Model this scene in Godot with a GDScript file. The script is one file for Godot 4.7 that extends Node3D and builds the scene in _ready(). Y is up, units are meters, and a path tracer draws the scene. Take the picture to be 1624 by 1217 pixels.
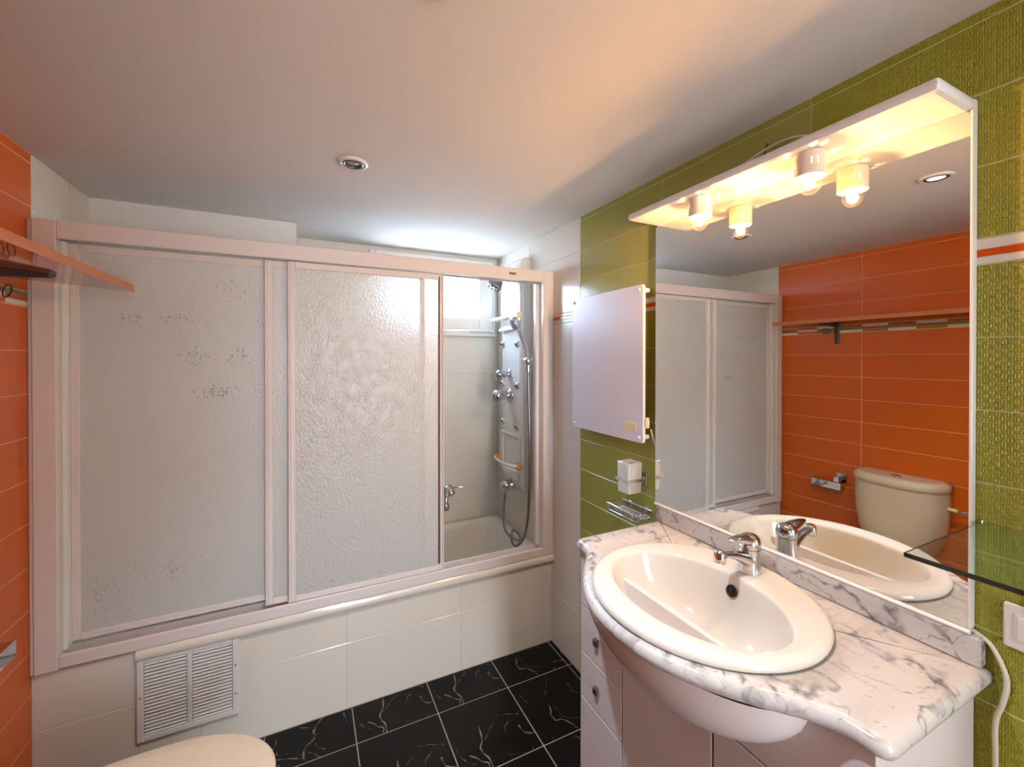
extends Node3D

# Room measures in metres: camera stands at x 0, z 0; the mirror wall is x = A, the orange wall x = B.
const A := 1.1806
const B := -0.8121
const H := 2.1774
const BACK := -2.655
const NEAR := 0.62
const PANEL := -1.9438
const CAM_Y := 1.5

var M := {}
var boxes := {}
var counts := {}

# ---------------------------------------------------------------- helpers
func material(c: Color, rough: float, metal := 0.0, spec := 0.5) -> StandardMaterial3D:
	var m := StandardMaterial3D.new()
	m.albedo_color = c
	m.roughness = rough
	m.metallic = metal
	m.metallic_specular = spec
	return m

func numbered(called: String) -> String:
	var n: int = counts.get(called, 0)
	counts[called] = n + 1
	return called if n == 0 else "%s_%03d" % [called, n]

func thing(called: String, label: String, category: String, at := Vector3.ZERO, group := "") -> Node3D:
	var o := Node3D.new()
	o.name = numbered(called)
	add_child(o)
	o.position = at
	tag(o, label, category, group)
	return o

func tag(o: Node3D, label: String, category: String, group := "") -> void:
	o.set_meta("label", label)
	o.set_meta("category", category)
	if group != "":
		o.set_meta("group", group)

func put(parent: Node3D, called: String, mesh: Mesh, m: Material, at := Vector3.ZERO, turn := Vector3.ZERO) -> MeshInstance3D:
	var o := MeshInstance3D.new()
	o.name = numbered(called) if parent == self else called
	o.mesh = mesh
	o.material_override = m
	parent.add_child(o, true)
	var want := Transform3D(Basis.from_euler(turn), at)
	o.transform = want if parent == self else parent.global_transform.affine_inverse() * want
	return o

func structure(called: String, mesh: Mesh, m: Material, at: Vector3) -> MeshInstance3D:
	var o := put(self, called, mesh, m, at)
	o.set_meta("kind", "structure")
	return o

func box(parent: Node3D, called: String, lo: Vector3, hi: Vector3, m: Material, bevel := 0.0015) -> MeshInstance3D:
	return put(parent, called, bevel_box(hi - lo, bevel), m, (lo + hi) / 2)

func tri(st: SurfaceTool, a: Vector3, b: Vector3, c: Vector3, n: Vector3) -> void:
	if (c - a).cross(b - a).dot(n) < 0:
		var t := b
		b = c
		c = t
	for p in [a, b, c]:
		st.set_normal(n)
		st.add_vertex(p)

func bevel_box(size: Vector3, b: float) -> Mesh:
	size = size.abs()
	b = minf(b, minf(size.x, minf(size.y, size.z)) * 0.45)
	var key := "%.4f %.4f %.4f %.4f" % [size.x, size.y, size.z, b]
	if boxes.has(key):
		return boxes[key]
	if b <= 0.0:
		var plain := BoxMesh.new()
		plain.size = size
		boxes[key] = plain
		return plain
	var h := size / 2
	var g := h - Vector3(b, b, b)
	var st := SurfaceTool.new()
	st.begin(Mesh.PRIMITIVE_TRIANGLES)
	for ax in 3:
		var u := (ax + 1) % 3
		var v := (ax + 2) % 3
		for s in [-1.0, 1.0]:
			var q := []
			for k in [[-1.0, -1.0], [1.0, -1.0], [1.0, 1.0], [-1.0, 1.0]]:
				var p := Vector3.ZERO
				p[ax] = s * h[ax]
				p[u] = k[0] * g[u]
				p[v] = k[1] * g[v]
				q.append(p)
			var n := Vector3.ZERO
			n[ax] = s
			tri(st, q[0], q[1], q[2], n)
			tri(st, q[0], q[2], q[3], n)
		for su in [-1.0, 1.0]:
			for sv in [-1.0, 1.0]:
				var e := []
				for s in [-1.0, 1.0]:
					var p1 := Vector3.ZERO
					p1[ax] = s * g[ax]
					p1[u] = su * h[u]
					p1[v] = sv * g[v]
					var p2 := p1
					p2[u] = su * g[u]
					p2[v] = sv * h[v]
					e.append([p1, p2])
				var n := Vector3.ZERO
				n[u] = su
				n[v] = sv
				n = n.normalized()
				tri(st, e[0][0], e[0][1], e[1][1], n)
				tri(st, e[0][0], e[1][1], e[1][0], n)
	for sx in [-1.0, 1.0]:
		for sy in [-1.0, 1.0]:
			for sz in [-1.0, 1.0]:
				var s := Vector3(sx, sy, sz)
				tri(st, s * Vector3(h.x, g.y, g.z), s * Vector3(g.x, h.y, g.z), s * Vector3(g.x, g.y, h.z), s.normalized())
	var made := st.commit()
	boxes[key] = made
	return made

# rings of equally many points, joined in order; every ring is closed. Smooth unless told otherwise.
func loft(rings: Array, cap_first := true, cap_last := true, smooth := true, closed := true) -> Mesh:
	var st := SurfaceTool.new()
	st.begin(Mesh.PRIMITIVE_TRIANGLES)
	st.set_smooth_group(0 if smooth else -1)
	var n: int = rings[0].size()
	for i in rings.size() - 1:
		var r: Array = rings[i]
		var q: Array = rings[i + 1]
		for k in (n if closed else n - 1):
			var j := (k + 1) % n
			for p in [r[k], q[k], q[j], r[k], q[j], r[j]]:
				st.add_vertex(p)
	st.set_smooth_group(-1)
	for c in [[cap_first, rings[0], false], [cap_last, rings[-1], true]]:
		if not c[0]:
			continue
		var ring: Array = c[1]
		var mid := Vector3.ZERO
		for p in ring:
			mid += p
		mid /= n
		for k in n:
			var j := (k + 1) % n
			var t := [mid, ring[k], ring[j]] if not c[2] else [mid, ring[j], ring[k]]
			for p in t:
				st.add_vertex(p)
	st.index()
	st.generate_normals()
	return st.commit()

# profile of [radius, height] turned about the y axis
func lathe(profile: Array, seg := 28, smooth := true) -> Mesh:
	var rings := []
	for p in profile:
		var ring := []
		for k in seg:
			var t := TAU * k / seg
			ring.append(Vector3(p[0] * cos(t), p[1], p[0] * sin(t)))
		rings.append(ring)
	return loft(rings, true, true, smooth)

# a rounded cylinder along y, its foot at y = 0
func drum(r: float, h: float, round := 0.002, seg := 28) -> Mesh:
	return lathe([[r - round, 0.0], [r, 0.0001], [r, round], [r, h - round], [r - round * 0.3, h - round * 0.3], [r - round, h]], seg)

func tube(points: Array, r: float, sides := 8, closed := false) -> Mesh:
	var rings := []
	var n := points.size()
	var side := Vector3.ZERO
	for i in n:
		var a: Vector3 = points[(i - 1 + n) % n] if closed or i > 0 else points[0]
		var b: Vector3 = points[(i + 1) % n] if closed or i < n - 1 else points[n - 1]
		var d := (b - a).normalized()
		if side == Vector3.ZERO:
			side = d.cross(Vector3.UP if absf(d.y) < 0.9 else Vector3.RIGHT).normalized()
		side = (side - d * side.dot(d)).normalized()
		var up := d.cross(side)
		var ring := []
		for k in sides:
			var t := -TAU * k / sides
			ring.append(points[i] + (side * cos(t) + up * sin(t)) * r)
		rings.append(ring)
	if closed:
		rings.append(rings[0])
	return loft(rings, not closed, not closed)

func curve(points: Array, steps := 8) -> Array:
	var out := []
	for i in points.size() - 1:
		var p0: Vector3 = points[maxi(i - 1, 0)]
		var p3: Vector3 = points[mini(i + 2, points.size() - 1)]
		for k in steps:
			out.append((points[i] as Vector3).cubic_interpolate(points[i + 1], p0, p3, float(k) / steps))
	out.append(points[-1])
	return out

func ellipse(cx: float, y: float, cz: float, rx: float, rz: float, n := 72) -> Array:
	var ring := []
	for k in n:
		var t := TAU * k / n
		ring.append(Vector3(cx + rx * cos(t), y, cz + rz * sin(t)))
	return ring

func round_rect(x0: float, x1: float, z0: float, z1: float, r: float, y: float, seg := 8) -> Array:
	var ring := []
	var mids := [[x1 - r, z1 - r, 0.0], [x0 + r, z1 - r, PI / 2], [x0 + r, z0 + r, PI], [x1 - r, z0 + r, PI * 1.5]]
	for c in mids:
		for k in seg + 1:
			var t: float = c[2] + PI / 2 * k / seg
			ring.append(Vector3(c[0] + r * cos(t), y, c[1] + r * sin(t)))
	return ring

func image_texture(im: Image) -> ImageTexture:
	im.generate_mipmaps()
	return ImageTexture.create_from_image(im)

func dab(im: Image, x: float, y: float, r: float, c: Color, strength: float) -> void:
	var w := im.get_width()
	for j in range(floori(y - r), ceili(y + r) + 1):
		for i in range(floori(x - r), ceili(x + r) + 1):
			var d := Vector2(i - x, j - y).length()
			if d <= r:
				var px := posmod(i, w)
				var py := posmod(j, im.get_height())
				im.set_pixel(px, py, im.get_pixel(px, py).lerp(c, strength * (1.0 - 0.5 * d / r)))

# ---------------------------------------------------------------- textures
func black_marble() -> ImageTexture:
	var rng := RandomNumberGenerator.new()
	rng.seed = 11
	var n := 1024
	var cell := n / 4
	var im := Image.create(n, n, false, Image.FORMAT_RGB8)
	var haze := FastNoiseLite.new()
	haze.seed = 5
	haze.frequency = 0.012
	for j in n:
		for i in n:
			var v := 0.03 + 0.015 * haze.get_noise_2d(i, j)
			im.set_pixel(i, j, Color(v, v, v * 1.02))
	for cy in 4:
		for cx in 4:
			var print_rng := RandomNumberGenerator.new()
			print_rng.seed = 40 + (cx + cy) % 3
			for s in 9:
				var p := Vector2(print_rng.randf_range(10, cell - 10), print_rng.randf_range(10, cell - 10))
				var ang := print_rng.randf_range(0.6, 1.9)
				var long := print_rng.randi_range(25, 85) if s < 6 else print_rng.randi_range(100, 190)
				var wide := print_rng.randf_range(0.7, 1.1) if s < 6 else print_rng.randf_range(1.0, 2.0)
				var tint := Color(0.62, 0.56, 0.49).lerp(Color(0.42, 0.39, 0.36), print_rng.randf())
				for k in long:
					ang += print_rng.randf_range(-0.2, 0.2) if print_rng.randf() > 0.06 else print_rng.randf_range(-0.9, 0.9)
					ang = clampf(ang, 0.1, 2.6)
					p += Vector2(cos(ang), sin(ang)) * 1.3
					if p.x < 1 or p.y < 1 or p.x > cell - 2 or p.y > cell - 2:
						break
					var w := wide * (0.55 + 0.9 * absf(sin(k * 0.09 + s)))
					if print_rng.randf() < 0.03:
						w *= 2.2
					dab(im, cx * cell + p.x, cy * cell + p.y, w, tint, 0.75)
	return image_texture(im)

func white_marble() -> ImageTexture:
	var n := 1024
	var im := Image.create(n, n, false, Image.FORMAT_RGB8)
	var warp := FastNoiseLite.new()
	warp.seed = 3
	warp.frequency = 0.004
	warp.fractal_octaves = 5
	var vein := FastNoiseLite.new()
	vein.seed = 9
	vein.frequency = 0.0028
	vein.fractal_octaves = 3
	var fine := FastNoiseLite.new()
	fine.seed = 21
	fine.frequency = 0.02
	fine.fractal_octaves = 3
	for j in n:
		for i in n:
			var wx := i + 60.0 * warp.get_noise_2d(i, j)
			var wy := j + 60.0 * warp.get_noise_2d(i + 500, j + 900)
			var a := absf(vein.get_noise_2d(wx * 0.55 + wy * 0.85, (wy * 0.55 - wx * 0.85) * 0.6))
			var b := absf(vein.get_noise_2d(wx * 1.1 - wy * 0.5 + 3000, wy * 1.2 + wx * 0.7))
			var grey := 0.8 * pow(clampf(1.0 - a * 12.0, 0, 1), 1.5) + 0.5 * pow(clampf(1.0 - b * 18.0, 0, 1), 1.5)
			grey *= clampf(0.75 + 1.2 * fine.get_noise_2d(i, j), 0.05, 1.0)
			grey += 0.13 * clampf(warp.get_noise_2d(i * 0.8, j * 1.6) + 0.15, 0, 1)
			var base := Color(0.80, 0.77, 0.735)
			im.set_pixel(i, j, base.lerp(Color(0.36, 0.34, 0.345), clampf(grey, 0, 0.85)))
	var rng := RandomNumberGenerator.new()
	rng.seed = 77
	for s in 420:
		var p := Vector2(rng.randf() * n, rng.randf() * n)
		var d := Vector2(1, 0.55).rotated(rng.randf_range(-0.35, 0.35))
		for k in rng.randi_range(3, 11):
			dab(im, p.x + d.x * k, p.y + d.y * k, rng.randf_range(0.7, 1.7), Color(0.40, 0.35, 0.30), 0.55)
	return image_texture(im)

func weave_normals() -> ImageTexture:
	# basket-weave relief pressed into the patterned green tiles: sixteen little mats, each of three strands
	var n := 256
	var cell := 32
	var rng := RandomNumberGenerator.new()
	rng.seed = 4
	var skip := []
	for k in 64:
		skip.append(rng.randf_range(0.6, 1.0))
	var im := Image.create(n, n, false, Image.FORMAT_RGBA8)
	for j in n:
		for i in n:
			var cx := i / cell
			var cy := j / cell
			var lying := (cx + cy) % 2 == 0
			var along := float(i % cell if lying else j % cell) / cell
			var across := float(j % cell if lying else i % cell) / cell
			var strand := absf(sin(across * PI * 2.0))
			var v: float = pow(strand, 0.7) * pow(sin(along * PI), 0.3) * skip[(cy * 8 + cx) % 64]
			im.set_pixel(i, j, Color(v, v, v))
	im.bump_map_to_normal_map(5.0)
	return image_texture(im)

func hammered_height() -> ImageTexture:
	# one map for a whole pane, about 0.8 mm to the pixel
	var w := 768
	var im := Image.create(w, w * 2, false, Image.FORMAT_L8)
	var a := FastNoiseLite.new()
	a.seed = 8
	a.frequency = 0.055
	a.fractal_octaves = 2
	var patch := FastNoiseLite.new()
	patch.seed = 18
	patch.frequency = 0.012
	for j in w * 2:
		for i in w:
			var h := a.get_noise_2d(i, j * 0.75) * (0.55 + 0.75 * patch.get_noise_2d(i, j))
			h = clampf(0.5 + h, 0, 1)
			im.set_pixel(i, j, Color(h, h, h))
	return image_texture(im)

func stained_glass_colour(seed_no: int, clusters: Array) -> ImageTexture:
	# clear glass colour with the small dark flecks of dirt that the photograph shows in clusters
	var n := 512
	var im := Image.create(n, n * 2, false, Image.FORMAT_RGB8)
	im.fill(Color(0.985, 0.99, 0.975))
	var rng := RandomNumberGenerator.new()
	rng.seed = seed_no
	for c in clusters:
		for s in c[4]:
			var p := Vector2(c[0] + rng.randfn() * c[2], c[1] + rng.randfn() * c[3])
			var d := Vector2.RIGHT.rotated(rng.randf() * TAU)
			var tint := Color(0.42, 0.40, 0.34)
			for k in rng.randi_range(1, 4):
				var q := p + d * k * 1.4
				if q.x > 2 and q.y > 2 and q.x < n - 3 and q.y < n * 2 - 3:
					dab(im, q.x, q.y, rng.randf_range(1.0, 1.9), tint, 0.6 * c[5])
	return image_texture(im)

func make_materials() -> void:
	M.ceiling = material(Color(0.86, 0.835, 0.805), 0.85, 0.0, 0.3)
	M.plaster = material(Color(0.87, 0.86, 0.84), 0.8, 0.0, 0.3)
	M.green = material(Color(0.61, 0.61, 0.28), 0.22)
	M.orange = material(Color(0.83, 0.39, 0.065), 0.3)
	M.white_tile = material(Color(0.87, 0.85, 0.80), 0.16)
	M.grout_green = material(Color(0.78, 0.77, 0.55), 0.9)
	M.grout_orange = material(Color(0.93, 0.74, 0.60), 0.9)
	M.grout_white = material(Color(0.80, 0.785, 0.75), 0.9)
	M.grout_floor = material(Color(0.62, 0.575, 0.50), 0.9)
	M.band_white = material(Color(0.90, 0.875, 0.83), 0.25)
	M.band_orange = material(Color(0.85, 0.33, 0.07), 0.25)
	M.band_green = material(Color(0.56, 0.60, 0.24), 0.25)
	M.band_line = material(Color(0.52, 0.52, 0.54), 0.4)
	M.green_woven = material(Color(0.65, 0.63, 0.17), 0.28)
	M.green_woven.normal_enabled = true
	M.green_woven.normal_texture = weave_normals()
	M.green_woven.normal_scale = 1.8
	M.green_woven.uv1_triplanar = true
	M.green_woven.uv1_world_triplanar = true
	M.green_woven.uv1_scale = Vector3.ONE / 0.064
	M.floor = material(Color.WHITE, 0.16, 0.0, 0.35)
	M.floor.albedo_texture = black_marble()
	M.floor.uv1_triplanar = true
	M.floor.uv1_world_triplanar = true
	M.floor.uv1_scale = Vector3.ONE / (0.3258 * 4)
	M.floor.uv1_offset = Vector3(-0.5039, 0, 1.7508) / (0.3258 * 4)
	M.marble = material(Color.WHITE, 0.16)
	M.marble.albedo_texture = white_marble()
	M.marble.uv1_triplanar = true
	M.marble.uv1_world_triplanar = true
	M.marble.uv1_scale = Vector3.ONE * 1.45
	M.ceramic = material(Color(0.84, 0.805, 0.75), 0.07)
	M.toilet = material(Color(0.83, 0.755, 0.645), 0.12)
	M.lacquer = material(Color(0.84, 0.80, 0.775), 0.2)
	M.aluminium_white = material(Color(0.87, 0.845, 0.825), 0.22)
	M.acrylic = material(Color(0.88, 0.86, 0.81), 0.12)
	M.pvc = material(Color(0.90, 0.90, 0.885), 0.25)
	M.chrome = material(Color(0.82, 0.82, 0.83), 0.06, 1.0)
	M.steel = material(Color(0.55, 0.55, 0.55), 0.28, 1.0)
	M.mirror = material(Color(0.90, 0.91, 0.90), 0.0, 1.0)
	M.black = material(Color(0.02, 0.02, 0.02), 0.5)
	M.dark_plastic = material(Color(0.10, 0.09, 0.09), 0.35)
	M.grey_plastic = material(Color(0.27, 0.25, 0.25), 0.35)
	M.cream = material(Color(0.88, 0.82, 0.66), 0.35)
	M.amber = material(Color(0.80, 0.60, 0.25), 0.35)
	M.white_plastic = material(Color(0.89, 0.875, 0.85), 0.3)
	M.cable = material(Color(0.86, 0.82, 0.74), 0.45)
	M.rubber = material(Color(0.70, 0.68, 0.62), 0.6)
	M.heater = material(Color(0.86, 0.845, 0.86), 0.38)
	M.wood = material(Color(0.74, 0.46, 0.27), 0.4)
	M.wood_under = material(Color(0.74, 0.46, 0.27), 0.05, 0.0, 0.7)
	M.brass = material(Color(0.55, 0.37, 0.13), 0.35)
	M.holder = material(Color(0.87, 0.80, 0.72), 0.3)
	M.holder.backlight_enabled = true
	M.holder.backlight = Color(0.10, 0.07, 0.04)
	M.lamp_off = material(Color(0.62, 0.60, 0.57), 0.25)
	M.brown_strip = material(Color(0.40, 0.29, 0.22), 0.5)
	M.dull_brown = material(Color(0.45, 0.33, 0.24), 0.9)
	# obscured glass of the sliding doors: solid panes, rough and hammered
	var hammered := hammered_height()
	M.door_glass = []
	var sets := [
		[[70, 30, 45, 8, 14, 0.35], [390, 60, 40, 16, 26, 0.5], [430, 100, 40, 26, 30, 0.4], [120, 175, 26, 7, 26, 0.7], [240, 172, 34, 6, 30, 0.7], [480, 178, 16, 10, 14, 0.6], [290, 280, 20, 14, 34, 0.8], [420, 278, 18, 12, 30, 0.9], [350, 385, 30, 10, 60, 0.95], [470, 390, 8, 16, 14, 0.6], [420, 560, 60, 40, 30, 0.25], [200, 880, 60, 20, 40, 0.5], [60, 940, 40, 30, 50, 0.5], [230, 900, 10, 22, 30, 0.5]],
		[[60, 40, 20, 20, 12, 0.4], [250, 300, 120, 80, 20, 0.25]],
		[[260, 60, 120, 30, 30, 0.25], [120, 1000, 90, 10, 26, 0.5], [400, 1008, 80, 6, 30, 0.5]],
	]
	for k in 3:
		var m := material(Color(1, 1, 1, 0.40), [0.42, 0.36, 0.3][k])
		m.refraction_enabled = true
		m.refraction_scale = 0.05
		m.heightmap_enabled = true
		m.heightmap_texture = hammered
		m.heightmap_scale = [0.05, 0.08, 0.2][k]
		m.albedo_texture = stained_glass_colour(60 + k, sets[k])
		m.uv1_scale = Vector3(3, 2, 1)
		M.door_glass.append(m)
	M.frosted = material(Color(0.95, 0.96, 0.95, 0.3), 0.3)
	M.frosted.refraction_enabled = true
	M.frosted.refraction_scale = 0.05
	M.shelf_glass = material(Color(0.87, 0.965, 0.92, 0.01), 0.01)
	M.shelf_glass.refraction_enabled = true
	M.shelf_glass.refraction_scale = 0.05
	M.window_glass = material(Color(0.86, 0.93, 1.0, 0.3), 0.5)
	M.window_glass.transparency = BaseMaterial3D.TRANSPARENCY_ALPHA
	M.window_glass.backlight_enabled = true
	M.window_glass.backlight = Color(0.95, 0.97, 1.0)
	M.bulb_glass = material(Color(1.0, 0.93, 0.78, 0.0), 0.02)
	M.bulb_glass.transparency = BaseMaterial3D.TRANSPARENCY_ALPHA
	M.bulb_glass.emission_enabled = true
	M.bulb_glass.emission = Color(1.0, 0.72, 0.34)
	M.bulb_glass.emission_energy_multiplier = 0.05
	M.filament = material(Color(1, 0.9, 0.7), 0.5)
	M.filament.emission_enabled = true
	M.filament.emission = Color(1.0, 0.84, 0.52)
	M.filament.emission_energy_multiplier = 6.0
	M.hall_pane = material(Color(0.9, 0.95, 1.0), 0.4)
	M.hall_pane.emission_enabled = true
	M.hall_pane.emission = HALL_COLOUR
	M.hall_pane.emission_energy_multiplier = 2.0
	M.spot_face = material(Color(0.9, 0.95, 1.0), 0.3)
	M.spot_face.emission_enabled = true
	M.spot_face.emission = Color(0.86, 0.94, 1.0)
	M.spot_face.emission_energy_multiplier = 3.0

# ---------------------------------------------------------------- the setting
# a slab faced with tiles. axis 0: wall whose face looks along x (us are z edges); 2: wall looking along z (us are x edges)
func tiles(parent: Node3D, axis: int, face: float, into: float, us: Array, ys: Array, pick: Callable, gap := 0.003, called := "tile") -> void:
	for r in ys.size() - 1:
		for c in us.size() - 1:
			var u0: float = minf(us[c], us[c + 1]) + gap / 2
			var u1: float = maxf(us[c], us[c + 1]) - gap / 2
			var y0: float = minf(ys[r], ys[r + 1]) + gap / 2
			var y1: float = maxf(ys[r], ys[r + 1]) - gap / 2
			if u1 - u0 < 0.002 or y1 - y0 < 0.002:
				continue
			var m: Material = pick.call(c, r)
			var f0 := minf(face, face + into * 0.008)
			var f1 := maxf(face, face + into * 0.008)
			if axis == 0:
				box(parent, called, Vector3(f0, y0, u0), Vector3(f1, y1, u1), m, 0.0012)
			else:
				box(parent, called, Vector3(u0, y0, f0), Vector3(u1, y1, f1), m, 0.0012)

func slab(called: String, lo: Vector3, hi: Vector3, m: Material) -> MeshInstance3D:
	return structure(called, bevel_box(hi - lo, 0.0), m, (lo + hi) / 2)

func build_room() -> void:
	var t := 0.12
	var rec := 0.0014
	# floor of black marble tiles
	var fl := slab("floor", Vector3(B - t, -0.1, BACK - t), Vector3(A + t, -rec, NEAR + t), M.grout_floor)
	var xs := [B]
	for i in range(-5, 4):
		var x := 0.5039 + 0.3258 * i
		if x > B + 0.01 and x < A - 0.01:
			xs.append(x)
	xs.append(A)
	var zs := [PANEL]
	for j in range(0, 9):
		var z := -1.7508 + 0.3258 * j
		if z < NEAR - 0.01:
			zs.append(z)
	zs.append(NEAR)
	for i in xs.size() - 1:
		for j in zs.size() - 1:
			box(fl, "tile", Vector3(xs[i] + 0.002, -0.008, zs[j] + 0.002), Vector3(xs[i + 1] - 0.002, 0.0, zs[j + 1] - 0.002), M.floor, 0.0012)
	slab("ceiling", Vector3(B - t, H, BACK - t), Vector3(A + t, H + 0.1, NEAR + t), M.ceiling)
	# mirror wall: green tiles, white ones in the shower
	var wr := slab("wall_right", Vector3(A + rec, -0.1, BACK - t), Vector3(A + t, H, NEAR + t), M.grout_green)
	var zc := [-1.685, -1.1705, -0.656, -0.1415, 0.373, NEAR]
	var low := [1.683, 1.542, 1.401, 1.260, 1.119, 0.978, 0.837, 0.696, 0.555, 0.414, 0.273, 0.132, 0.0]
	var green := func(c: int, _r: int): return M.green if c < 2 else M.green_woven
	tiles(wr, 0, A, 1.0, zc, [H, 2.155, 2.0145, 1.874, 1.734], green)
	tiles(wr, 0, A, 1.0, zc, low, green)
	var stripes := [M.band_white, M.band_orange, M.band_white]
	tiles(wr, 0, A, 1.0, zc, [1.733, 1.7125, 1.6985, 1.684], func(_c: int, r: int): return stripes[r], 0.0006, "border_strip")
	var zw := [BACK, -2.199, -1.685]
	var white := func(_c: int, _r: int): return M.white_tile
	var whole := [1.683, 1.401, 1.119, 0.837, 0.555, 0.273, 0.0]
	tiles(wr, 0, A, 1.0, zw, [H, 2.0145, 1.734], white, 0.002)
	tiles(wr, 0, A, 1.0, zw, whole, white, 0.002)
	# border in the white part: white bars between thin grey lines, with short orange bars
	var zb := [BACK, -2.45, -2.32, -2.199, -2.06, -1.93, -1.868, -1.79, -1.685]
	tiles(wr, 0, A, 1.0, zb, [1.733, 1.7165, 1.7, 1.684], func(c: int, r: int): return M.band_orange if (r == 1 and c in [5, 1]) else M.band_white, 0.0022, "border_strip")
	# orange wall
	var wl := slab("wall_left", Vector3(B - t, -0.1, BACK - t), Vector3(B - rec, H, NEAR + t), M.grout_orange)
	var zo := [-1.9624, -1.44, -0.926, -0.412, 0.102, NEAR]
	var orange := func(_c: int, _r: int): return M.orange
	tiles(wl, 0, B, -1.0, zo, [H, 2.1447, 2.003, 1.8615, 1.720], orange)
	tiles(wl, 0, B, -1.0, zo, [1.669, 1.5275, 1.386, 1.2447, 1.1037, 0.962, 0.8193, 0.678, 0.537, 0.395, 0.254, 0.113, 0.0], orange)
	var sets := [[M.band_green, M.band_orange, M.band_white], [M.band_orange, M.band_white, M.band_orange], [M.band_white, M.band_orange, M.band_green], [M.band_orange, M.band_green, M.band_white]]
	var zl := [-1.9624, -1.825, -1.70]
	while zl[-1] < NEAR - 0.05:
		zl.append(minf(zl[-1] + 0.131, NEAR))
	tiles(wl, 0, B, -1.0, zl, [1.718, 1.703, 1.687, 1.671], func(c: int, r: int): return sets[c if c < 2 else 2 + c % 2][r], 0.0012, "border_strip")
	tiles(wl, 0, B, -1.0, [BACK, -2.199, -1.9624], [H, 2.003, 1.720, 1.669, 1.386, 1.1037, 0.8193, 0.537, 0.254, 0.0], white, 0.002)
	# window wall, with its opening
	var wx0 := 0.345
	var wx1 := 1.16
	var wy0 := 1.650
	var wy1 := 2.152
	var wb := slab("wall_back", Vector3(B, -0.1, BACK - t), Vector3(A, wy0, BACK - rec), M.grout_white)
	box(wb, "pier", Vector3(B, wy0, BACK - t), Vector3(wx0, H, BACK - rec), M.grout_white, 0.0)
	box(wb, "reveal", Vector3(wx1, wy0, BACK - t), Vector3(A, H, BACK - rec), M.white_tile, 0.0)
	box(wb, "lintel", Vector3(wx0, wy1, BACK - t), Vector3(wx1, H, BACK - rec), M.white_tile, 0.0)
	tiles(wb, 2, BACK, -1.0, [B, -0.356, 0.1578, 0.6716, A], [wy0, 1.401, 1.119, 0.837, 0.555, 0.273, 0.0], white, 0.002)
	tiles(wb, 2, BACK, -1.0, [B, -0.356, 0.1578, wx0], [H, 2.0145, wy0], white, 0.002)
	window(wx0, wx1, wy0, wy1)
	# boxed-in beam above the bath
	slab("trim_1", Vector3(B, 1.83, BACK), Vector3(-0.037, H, -2.382), M.plaster)
	# wall behind the camera with its doorway, and the bright hall beyond
	var dx0 := 0.14
	var dx1 := 0.94
	var wn := slab("wall_near", Vector3(B - t, -0.1, NEAR), Vector3(dx0, H, NEAR + t), M.plaster)
	box(wn, "pier", Vector3(dx1, -0.1, NEAR), Vector3(A + t, H, NEAR + t), M.plaster, 0.0)
	box(wn, "lintel", Vector3(dx0, 2.05, NEAR), Vector3(dx1, H, NEAR + t), M.plaster, 0.0)
	var d := slab("door_1", Vector3(dx1 - 0.002, 0.005, NEAR + t), Vector3(dx1 + 0.036, 2.04, NEAR + t + 0.78), M.lacquer)
	put(d, "knob", lathe([[0.008, 0.0], [0.008, 0.03], [0.022, 0.04], [0.026, 0.05], [0.018, 0.06], [0.002, 0.062]], 20), M.steel, Vector3(dx1 - 0.002, 1.02, NEAR + t + 0.72), Vector3(0, 0, PI / 2))
	var hz0 := NEAR + t
	var hz1 := 2.05
	slab("wall_hall_left", Vector3(-0.62, -0.1, hz0), Vector3(-0.5, H + 0.2, hz1 + t), M.plaster)
	slab("wall_hall_right", Vector3(1.2, -0.1, hz0), Vector3(1.32, H + 0.2, hz1 + t), M.plaster)
	slab("wall_hall_far", Vector3(-0.62, -0.1, hz1), Vector3(1.32, H + 0.2, hz1 + t), M.plaster)
	slab("floor_hall", Vector3(-0.62, -0.1, hz0), Vector3(1.32, 0.0, hz1), M.wood)
	slab("ceiling_hall", Vector3(-0.62, H, hz0), Vector3(1.32, H + 0.1, hz1), M.ceiling)
	# daylit glazed door at the end of the hall
	var hw := slab("window_2", Vector3(0.27, 0.5, hz1 - 0.02), Vector3(0.83, 2.02, hz1 - 0.001), M.hall_pane)
	box(hw, "frame", Vector3(0.22, 0.45, hz1 - 0.04), Vector3(0.27, 2.07, hz1 - 0.001), M.pvc, 0.004)
	box(hw, "frame", Vector3(0.83, 0.45, hz1 - 0.04), Vector3(0.88, 2.07, hz1 - 0.001), M.pvc, 0.004)
	box(hw, "frame", Vector3(0.27, 0.45, hz1 - 0.04), Vector3(0.83, 0.5, hz1 - 0.001), M.pvc, 0.004)
	box(hw, "frame", Vector3(0.27, 2.02, hz1 - 0.04), Vector3(0.83, 2.07, hz1 - 0.001), M.pvc, 0.004)
	var al := AreaLight3D.new()
	al.name = "hall_daylight"
	add_child(al)
	al.position = Vector3(0.55, 1.26, hz1 - 0.045)
	al.area_size = Vector2(0.56, 1.52)
	al.light_color = HALL_COLOUR
	al.light_energy = HALL
	al.area_range = 9.0
	al.shadow_enabled = true

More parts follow.
